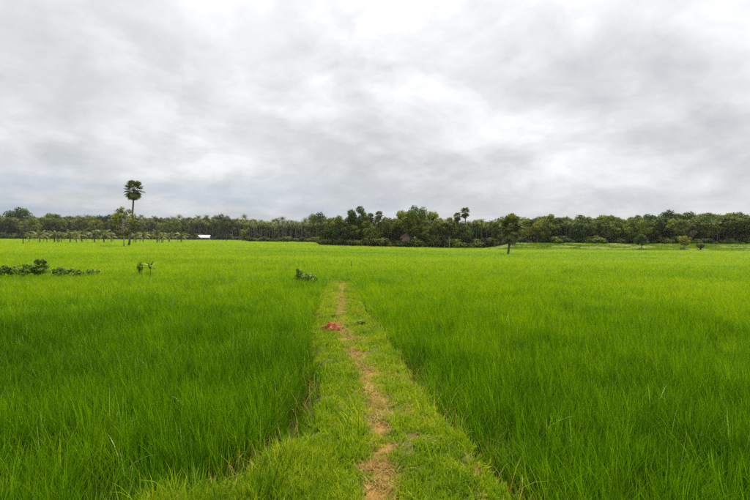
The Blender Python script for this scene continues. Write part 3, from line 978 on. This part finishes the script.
# --- tall palmyra and the tree at its foot
p0 = at(128.5, 244.3, .6)
D = p0.y
ztop = hpx(D, 189.5, 134.5) - p0.z
pr = palmyra('palmyra_palm', 91, ztop, 32, 1.15, 1.30, ((134.8 - 129) / FPX * D, 0), .20, 8, -1.05)
pr.location = p0
tag(pr, 'tall palmyra palm with round fan crown standing alone in the field', 'palm')
p1 = at(126.5, 245.2, .6)
tr = broadleaf('field_tree', 92, 10, 2.9, 7.4, 34, 62, .20, M_leafB, M_palebark, .15, open_=.66)
place(tr, p1, (hpx(p1.y, 207.5, 122) - p1.z) / 10, 1.2)
tr.location.x -= .5
tag(tr, 'sparse leafy tree with pale trunk beside the tall palmyra', 'tree')

# --- young palmyra on the right
p2 = at(507.5, 253.0, .6)
D = p2.y
zt = hpx(D, 227, 510.5) - p2.z
yp = palmyra('palmyra_palm', 93, zt, 60, 1.40, 1.45, ((511 - 507.5) / FPX * D, 0), .22, 18, -1.35)
yp.location = p2; yp.scale = (.84, .84, 1.0)
tag(yp, 'short palmyra palm with thick shaggy crown standing in the right field', 'palm')

# --- row of young coconut palms on the left
YC = [Proto(coconut('young_coconut_palm', 61 + i, 2.0, 15, 2.5, .15, .13, .3), 3.7) for i in range(3)]
ordn = ['first', 'second', 'third', 'fourth', 'fifth', 'sixth', 'seventh', 'eighth', 'ninth', 'tenth', 'eleventh']
ycx = [29, 40, 47, 54.5, 58, 61.5, 70, 76.5, 82, 94.5, 104, 111.5, 136, 143, 157, 162, 169, 181]
for i, px in enumerate(ycx):
    q = at(px, 242.6 + rd.uniform(-.4, .5), .35)
    if i < 11: lab = f'{ordn[i]} young coconut palm from the left in the row before the far forest'
    elif i == 11: lab = 'young coconut palm just left of the tree beside the tall palmyra'
    else: lab = f'young coconut palm, {ordn[i - 12]} to the right of the tall palmyra'
    YC[i % 3].put(q, (hpx(q.y, 227.5 + rd.uniform(-2.5, 4.5), px) - q.z), lab, 'palm', 'young coconut palms in a row', rd=rd, wide=rd.uniform(.75, 1.15))

# --- small round trees on the right edge
for px, base, top, lab, sd, wd, lm in ((641, 248.6, 235.5, 'small round dark tree before the right forest, leftmost of three', 95, 1.35, M_leafA),
                                       (684, 248.6, 236.5, 'small lime-green tree before the right forest, middle of three', 96, 1.2, M_leafB)):
    q = at(px, base, .3)
    tr = broadleaf('small_tree', sd, 4, 1.75, 2.6, 16, 130, .15, lm, trunk_r=.10)
    place(tr, q, (hpx(q.y, top, px) - q.z) / 4, None, rd)
    tag(tr, lab, 'tree')
q = at(700.5, 249.2, .2)
b_ = bush('round_bush', 97, 2.0, 1.3, 9, 150, .12, M_leafA)
place(b_, q, (hpx(q.y, 243, 700) - q.z) / 2.0 * 1.05, .4)
tag(b_, 'low round bush right of the small lime-green tree', 'bush')

# --- grassy banks with reeds in front of the right forest
M_bank = rough_mat('bank_grass', [(.3, (.045, .08, .010)), (.5, (.10, .15, .016)), (.7, (.19, .19, .04))], .9, .95, .5)
gx = np.arange(32, 152, 1.5); gy = np.arange(127.5, 150, .75)
X, Y = np.meshgrid(gx, gy)
Z = zf(X, Y) + .06 + .35 * sst(.5, .75, fbm(X * .12, Y * .5, 91)) * sst(129, 132, Y)
mb = MB(); nx = len(gx)
mb.add(np.stack([X, Y, Z], -1).reshape(-1, 3), [(j * nx + i, j * nx + i + 1, (j + 1) * nx + i + 1, (j + 1) * nx + i) for j in range(len(gy) - 1) for i in range(nx - 1)])
tag(mb.obj('bank', M_bank), kind='structure')
pp = []
for _ in range(14000):
    px = rg.uniform(497, 815); D = rg.uniform(128.5, 144)
    if vnoise(px * .05, D * .45, 92) < .42: continue
    q = atD(px, D)
    if q.x > 33: pp.append((q.x, q.y, q.z + .05))
n = len(pp); s_ = rg.uniform(.9, 2.4, n)
src = [blade_tuft('bank_tuft', 24, .12, .12, .28, .008, M_short, 3, .5, .6, 400 + i) for i in range(4)]
xs_ = np.array(pp)
o = scatter('bank_grass', xs_, np.stack([rg.normal(0, .2, n), rg.normal(0, .2, n), rg.uniform(0, 6.28, n)], 1), np.stack([s_ * 1.6, s_ * 1.6, s_ * .9], 1),
            np.clip(.4 + .9 * (fbm(xs_[:, 0] * .12, xs_[:, 1] * .3, 81) - .5) + rg.normal(0, .08, n), 0, 1), rg.integers(0, 4, n), src, M_short)
tag(o, 'rough pale grass on the low banks before the right forest', 'grass', kind='stuff')

# ------------------------------------------------------------------ creeper, weeds, plants on the cross bund
def big_leaf(mb, base, az, el, L, wd, droop, r, fold=.25):
    """one long leaf blade with a midrib fold, curving down"""
    seg = 6; p = Vector(base); e = el; vs = []
    ca, sa = math.cos(az), math.sin(az); side = Vector((-sa, ca, 0))
    for i in range(seg + 1):
        u = i / seg
        ww = wd * math.sin(math.pi * min(1, .08 + .92 * u)) ** .8 * (1 - .25 * u) if i < seg else .002
        n_ = Vector((-ca * math.sin(e), -sa * math.sin(e), math.cos(e)))
        vs += [p - side * ww + n_ * ww * fold, p.copy(), p + side * ww + n_ * ww * fold]
        p = p + Vector((ca * math.cos(e), sa * math.cos(e), math.sin(e))) * L / seg
        e -= droop / seg
    fs = []
    for i in range(seg):
        for k in (0, 1):
            fs.append((3 * i + k, 3 * i + k + 1, 3 * i + k + 4, 3 * i + k + 3))
    mb.add(vs, fs, r)


# creeper hedge
def creeper(px0, px1, base, seed, hts, label, cat, name, leafs):
    a = at(px0, base, .58); b = at(px1, base, .58)
    root = empty(name, ((a.x + b.x) / 2, (a.y + b.y) / 2 + .3, a.z + .2))
    st = MB(); lv = MB(); rr_ = random.Random(seed)
    L = (b - a).length
    cs, rs = [], []
    k = max(3, int(L / .15))
    for i in range(k):
        u = (i + .5) / k
        hgt = np.interp(px0 + u * (px1 - px0), [q[0] for q in hts], [q[1] for q in hts]) * rr_.uniform(.75, 1.2)
        x_ = -L / 2 + u * L + rr_.uniform(-.08, .08)
        for j in range(max(1, int(hgt / .16))):
            cs.append(Vector((x_ + rr_.uniform(-.1, .1), rr_.uniform(-.28, .28), .25 + (j + rr_.random()) * .16)))
            rs.append(rr_.uniform(.13, .2))
        st.tube(bezier((x_ + rr_.uniform(-.2, .2), 0, -.15), (x_, .05, .2), (x_ + rr_.uniform(-.1, .1), rr_.uniform(-.2, .2), .25 + hgt * .8), 5), [.014, .012, .010, .008, .004], 5)
    leaves(lv, cs, rs, int(leafs * 1.8), .055, seed, up=.7)
    st.obj('stem', M_bark, root); lv.obj('foliage', M_weed, root, smooth=False)
    return tag(root, label, cat)


creeper(-30, 26, 271.5, 501, [(-30, .30), (0, .36), (26, .40)], 'low dark creeper at the left frame edge, left of the mounded bush', 'creeper', 'creeper_patch', 36)
creeper(24, 45, 271, 502, [(24, .42), (30, .8), (37, .82), (41, .55), (45, .38)], 'dark mounded bush standing above the creeper at the left', 'bush', 'creeper_bush', 34)
creeper(44, 96, 271.5, 503, [(44, .36), (60, .32), (72, .30), (82, .36), (90, .30), (96, .2)], 'long low leafy creeper trailing right of the mounded bush', 'creeper', 'creeper_patch', 34)

# dark shrub and light arching plant
q = at(138.8, 270, .55)
b_ = bush('dark_shrub', 510, .95, .2, 9, 30, .06, M_weed); b_.location = q + Vector((0, .1, .12)); b_.scale = (.5, .5, 1)
tag(b_, 'small dark shrub in the rice left of the pale arching plant', 'bush')
q = at(149.5, 270, .55)
pl = empty('arching_plant', q + Vector((0, .1, .12)))
st = MB()
st.tube([(0, 0, -.1), (0, 0, .35), (.02, 0, .62)], [.03, .025, .015], 6)
st.obj('stem', M_lime, pl)
for az, el, L, dr, r in ((3.14, 1.0, .72, 2.0, .9), (0, .95, .55, .7, .95), (1.2, 1.2, .45, 1.0, .4), (-1.1, .9, .45, 1.4, .3), (4.3, 1.0, .4, 1.5, .2), (2.2, .7, .4, 1.3, .1), (-.5, .3, .4, 1.1, .15), (.9, 1.3, .4, .5, .1), (-2.0, 1.2, .4, .8, .12), (3.4, .4, .35, .9, .2)):
    mb = MB(); big_leaf(mb, (0, 0, .5), az, el, L * 1.25, .075, dr, r); mb.obj('leaf', M_lime if r > .25 else M_weed, pl)
tag(pl, 'pale green plant with two long arching leaves in the left rice', 'plant')
# shrub beside the path end
q = at(298.5, 277, .55)
s1 = empty('upright_weed', q + Vector((0, 0, .15)))
st = MB(); lv = MB(); rr_ = random.Random(520)
st.tube([(0, 0, -.2), (.02, 0, .4), (-.02, .02, .78)], [.02, .016, .008], 5)
cs = [Vector((rr_.uniform(-.1, .1), rr_.uniform(-.1, .1), .25 + .06 * i)) for i in range(9)]
leaves(lv, cs, [.16 - .008 * i for i in range(9)], 26, .055, 521, up=.6, rbase=.3)
st.obj('stem', M_bark, s1); lv.obj('foliage', M_weed, s1, smooth=False)
for az, el in ((.2, .9), (.5, .5)):
    mb = MB(); big_leaf(mb, (0, 0, .68), az, el, .26, .03, .6, .9); mb.obj('leaf', M_lime, s1)
tag(s1, 'upright dark leafy weed left of the path end', 'weed')
q = at(308, 277.5, .55)
b_ = bush('low_shrub', 523, .68, .42, 9, 45, .055, M_weed); b_.location = q + Vector((0, .1, .12))
tag(b_, 'low rounded shrub just right of the upright weed by the path end', 'bush')

# dark weeds across the path by the bundle
WD = [Proto(bush('path_weed', 530 + i, .22, .17, 7, 22, .026, M_weed), .22) for i in range(2)]
for px, py, hh, lab in ((360.5, 326, .17, 'dark leafy weed on the right side of the path, level with the red bundle'), (349, 327, .10, 'small weed clump on the path just right of the red bundle'),
                        (322, 319, .12, 'weed clump behind the red bundle on the path'), (333, 318, .13, 'tiny weed on the worn line behind the red bundle'),
                        (367, 312, .14, 'weed clump at the right path edge beyond the red bundle')):
    q = at(px, py, .28); q.z += .26
    WD[rd.randrange(2)].put(q, hh, lab, 'weed', rd=rd)

# red crumpled bundle on the path
q = at(330, 330, .28)
M_red, t = mat_new('red_cloth')
oc = t.n('ShaderNodeTexCoord').outputs['Object']
c = t.ramp(t.noise(oc, 9, 5, .6).outputs['Fac'], [(.3, (.20, .045, .016)), (.5, (.38, .11, .04)), (.7, (.54, .22, .10))])
p = t.n('ShaderNodeBsdfPrincipled', ins={'Base Color': c, 'Roughness': .8, 'Specular IOR Level': .2,
        'Normal': t.n('ShaderNodeBump', ins={'Strength': .4, 'Distance': .01, 'Height': t.noise(oc, 40, 4, .6).outputs['Fac']}).outputs[0]})
t.n('ShaderNodeOutputMaterial', ins={0: p.outputs[0]})
bd = empty('cloth_bundle', (q.x, q.y, q.z + .285), -.15, (1.02, 1.05, 1.4))


def crumple(cx, cy, rx, ry, rz, seed, name):
    mb = MB(); nu, nv = 40, 18; vs = []
    for j in range(nv + 1):
        ph = math.pi * .5 * j / nv
        for i in range(nu):
            th = 2 * math.pi * i / nu
            x_, y_, z_ = math.cos(th) * math.cos(ph), math.sin(th) * math.cos(ph), math.sin(ph)
            k = float(fbm(x_ * 2.2 + seed, y_ * 2.2 + z_ * 1.7, seed, 3))
            rid = abs(k - .5) * 2
            f = .80 + .50 * rid + .08 * (float(fbm(x_ * 6 + seed, y_ * 6 + z_ * 5, seed + 3, 2)) - .5)
            vs.append((cx + x_ * rx * f, cy + y_ * ry * f, z_ * rz * f - .012))
    mb.add(vs, [(j * nu + i, j * nu + (i + 1) % nu, (j + 1) * nu + (i + 1) % nu, (j + 1) * nu + i) for j in range(nv) for i in range(nu)])
    return mb.obj(name, M_red, bd)


crumple(.04, 0, .13, .11, .15, 4, 'cloth_heap'); crumple(.15, -.02, .10, .09, .11, 9, 'cloth_fold'); crumple(-.14, 0, .10, .08, .075, 15, 'cloth_tail')
tag(bd, 'crumpled reddish cloth bundle lying on the left half of the path', 'bundle')

# ------------------------------------------------------------------ white-roofed house, brick hut, poles
def house(name, loc, w_, d_, hw, hr, wallm, roofm, rz=0.0, gable_front=False):
    root = empty(name, loc, rz)
    m = MB(); m.box((-w_ / 2, -d_ / 2, -.2), (w_ / 2, d_ / 2, hw)); wl = m.obj('wall', wallm, root, False)
    e = .45; t_ = .09
    m = MB()
    if not gable_front:
        prof = [(-d_ / 2 - e, hw - .12), (0, hw + hr), (d_ / 2 + e, hw - .12)]
        for (y0, z0), (y1, z1) in zip(prof[:-1], prof[1:]):
            vs = [(-w_ / 2 - e, y0, z0), (w_ / 2 + e, y0, z0), (w_ / 2 + e, y1, z1), (-w_ / 2 - e, y1, z1)]
            m.add(vs + [(a_, b_, c_ + t_) for a_, b_, c_ in vs], [(3, 2, 1, 0), (4, 5, 6, 7), (0, 1, 5, 4), (1, 2, 6, 5), (2, 3, 7, 6), (3, 0, 4, 7)])
        gb = MB()
        for s in (-1, 1):
            gb.add([(s * (w_ / 2 - .02), -d_ / 2, hw), (s * (w_ / 2 - .02), d_ / 2, hw), (s * (w_ / 2 - .02), 0, hw + hr - .1)], [(0, 1, 2)])
    else:
        prof = [(-w_ / 2 - e, hw - .12), (0, hw + hr), (w_ / 2 + e, hw - .12)]
        for (x0, z0), (x1, z1) in zip(prof[:-1], prof[1:]):
            vs = [(x0, -d_ / 2 - e, z0), (x1, -d_ / 2 - e, z1), (x1, d_ / 2 + e, z1), (x0, d_ / 2 + e, z0)]
            m.add(vs + [(a_, b_, c_ + t_) for a_, b_, c_ in vs], [(3, 2, 1, 0), (4, 5, 6, 7), (0, 1, 5, 4), (1, 2, 6, 5), (2, 3, 7, 6), (3, 0, 4, 7)])
        gb = MB()
        for s in (-1, 1):
            gb.add([(-w_ / 2, s * (d_ / 2 - .02), hw), (w_ / 2, s * (d_ / 2 - .02), hw), (0, s * (d_ / 2 - .02), hw + hr - .1)], [(0, 1, 2)])
    m.obj('roof', roofm, root, False); gb.obj('gable', wallm, root, False)
    m = MB(); m.box((-.45, -d_ / 2 - .05, 0), (.45, -d_ / 2 + .02, 2.0)); m.obj('door', M_dark, root, False)
    for s in (-1, 1):
        m = MB(); m.box((s * w_ * .32 - .5, -d_ / 2 - .05, .9), (s * w_ * .32 + .5, -d_ / 2 + .02, 1.9)); wn = m.obj('window', M_dark, root, False)
        m = MB(); m.box((s * w_ * .32 - .42, -d_ / 2 - .07, .98), (s * w_ * .32 + .42, -d_ / 2 - .051, 1.82)); m.obj('pane', M_glass, wn, False)
    return root


q = atD(204.5, 336)
hs = house('white_roofed_house', q, 7.0, 6, 2.0, 1.6, M_wall, M_white, .12)
tag(hs, 'low house with bright white pitched roof before the far left forest', 'house')
q = atD(199, 334)
hs = house('small_shed', q, 3.0, 3.0, 1.9, 1.2, M_wall, M_white, 0, True)
tag(hs, 'small grey shed with pale roof at the left end of the white-roofed house', 'shed')
q = atD(405.5, 151.5)
q.z += .1
hs = house('brick_hut', q, 2.6, 3.0, 2.9, 1.3, M_brick, M_clay, .1, True)
tag(hs, 'small brick hut with clay roof half hidden in the central grove', 'hut')
q = atD(414.6, 148.2)
ws = empty('whitewashed_pillar', q)
m = MB(); m.box((-.16, -.16, -.2), (.16, .16, 3.0)); m.obj('shaft', M_palebark, ws, False)
m = MB(); m.box((-.22, -.22, 3.0), (.22, .22, 3.5)); m.obj('cap', M_white, ws, False)
tag(ws, 'small white-topped pillar right of the brick hut', 'pillar')


def pole(px, base, top, label, arm=True, name='utility_pole', r0=.10):
    q = at(px, base, .55)
    H = hpx(q.y, top, px) - q.z
    root = empty(name, q)
    m = MB(); m.tube([(0, 0, -.4), (0, 0, H * .5), (.02, 0, H)], [r0, r0 * .85, r0 * .7], 8); m.obj('shaft', M_pole, root)
    if arm:
        m = MB(); m.box((-.6, -.05, H - .45), (.6, .05, H - .33)); m.obj('crossarm', M_pole, root, False)
        for s in (-.5, .5):
            m = MB(); m.tube([(s, 0, H - .33), (s, 0, H - .26), (s, 0, H - .16)], [.05, .06, .03], 8); m.obj('insulator', M_white, root)
    tag(root, label, 'pole')
    return root, q, H


po, q, H = pole(23.2, 243, 222.5, 'thin tall utility pole left of the young coconut row')
q2 = q + Vector((-34, 6, 0))
m = MB()
for s in (-.5, .5):
    pts = [q + Vector((s, 0, H - .16)) + (q2 - q) * u + Vector((0, 0, -1.2 * u * (1 - u))) for u in [i / 16 for i in range(17)]]
    m = MB(); m.tube([p_ - pts[0] for p_ in pts], [.016] * 17, 4)
    wi = m.obj('power_wire', M_pole)
    wi.location = pts[0]
    tag(wi, 'near power wire running left from the utility pole' if s > 0 else 'far power wire running left from the utility pole', 'wire')
pole(5.8, 238.8, 229.5, 'short distant pole at the far left below the forest', False, 'field_post', .12)
pole(226.3, 241.2, 234.5, 'dark wooden post standing in the field right of the white-roofed house', False, 'field_post', .13)
pole(351.3, 264.5, 261.0, 'tiny dark stake in the rice beyond the path end', False, 'field_stake', .03)

# ------------------------------------------------------------------ thin haze in the damp air
M_haze, t = mat_new('haze_air')
pv = t.n('ShaderNodeVolumePrincipled', ins={'Color': (.86, .90, .96, 1), 'Density': .00008, 'Anisotropy': .2})
t.t.links.new(pv.outputs[0], t.n('ShaderNodeOutputMaterial').inputs['Volume'])
m = MB(); m.box((-450, -12, -2.2), (450, 470, 28))
hz_ = m.obj('haze', M_haze, None, False)
tag(hz_, 'thin damp haze over the fields', 'haze', kind='stuff')
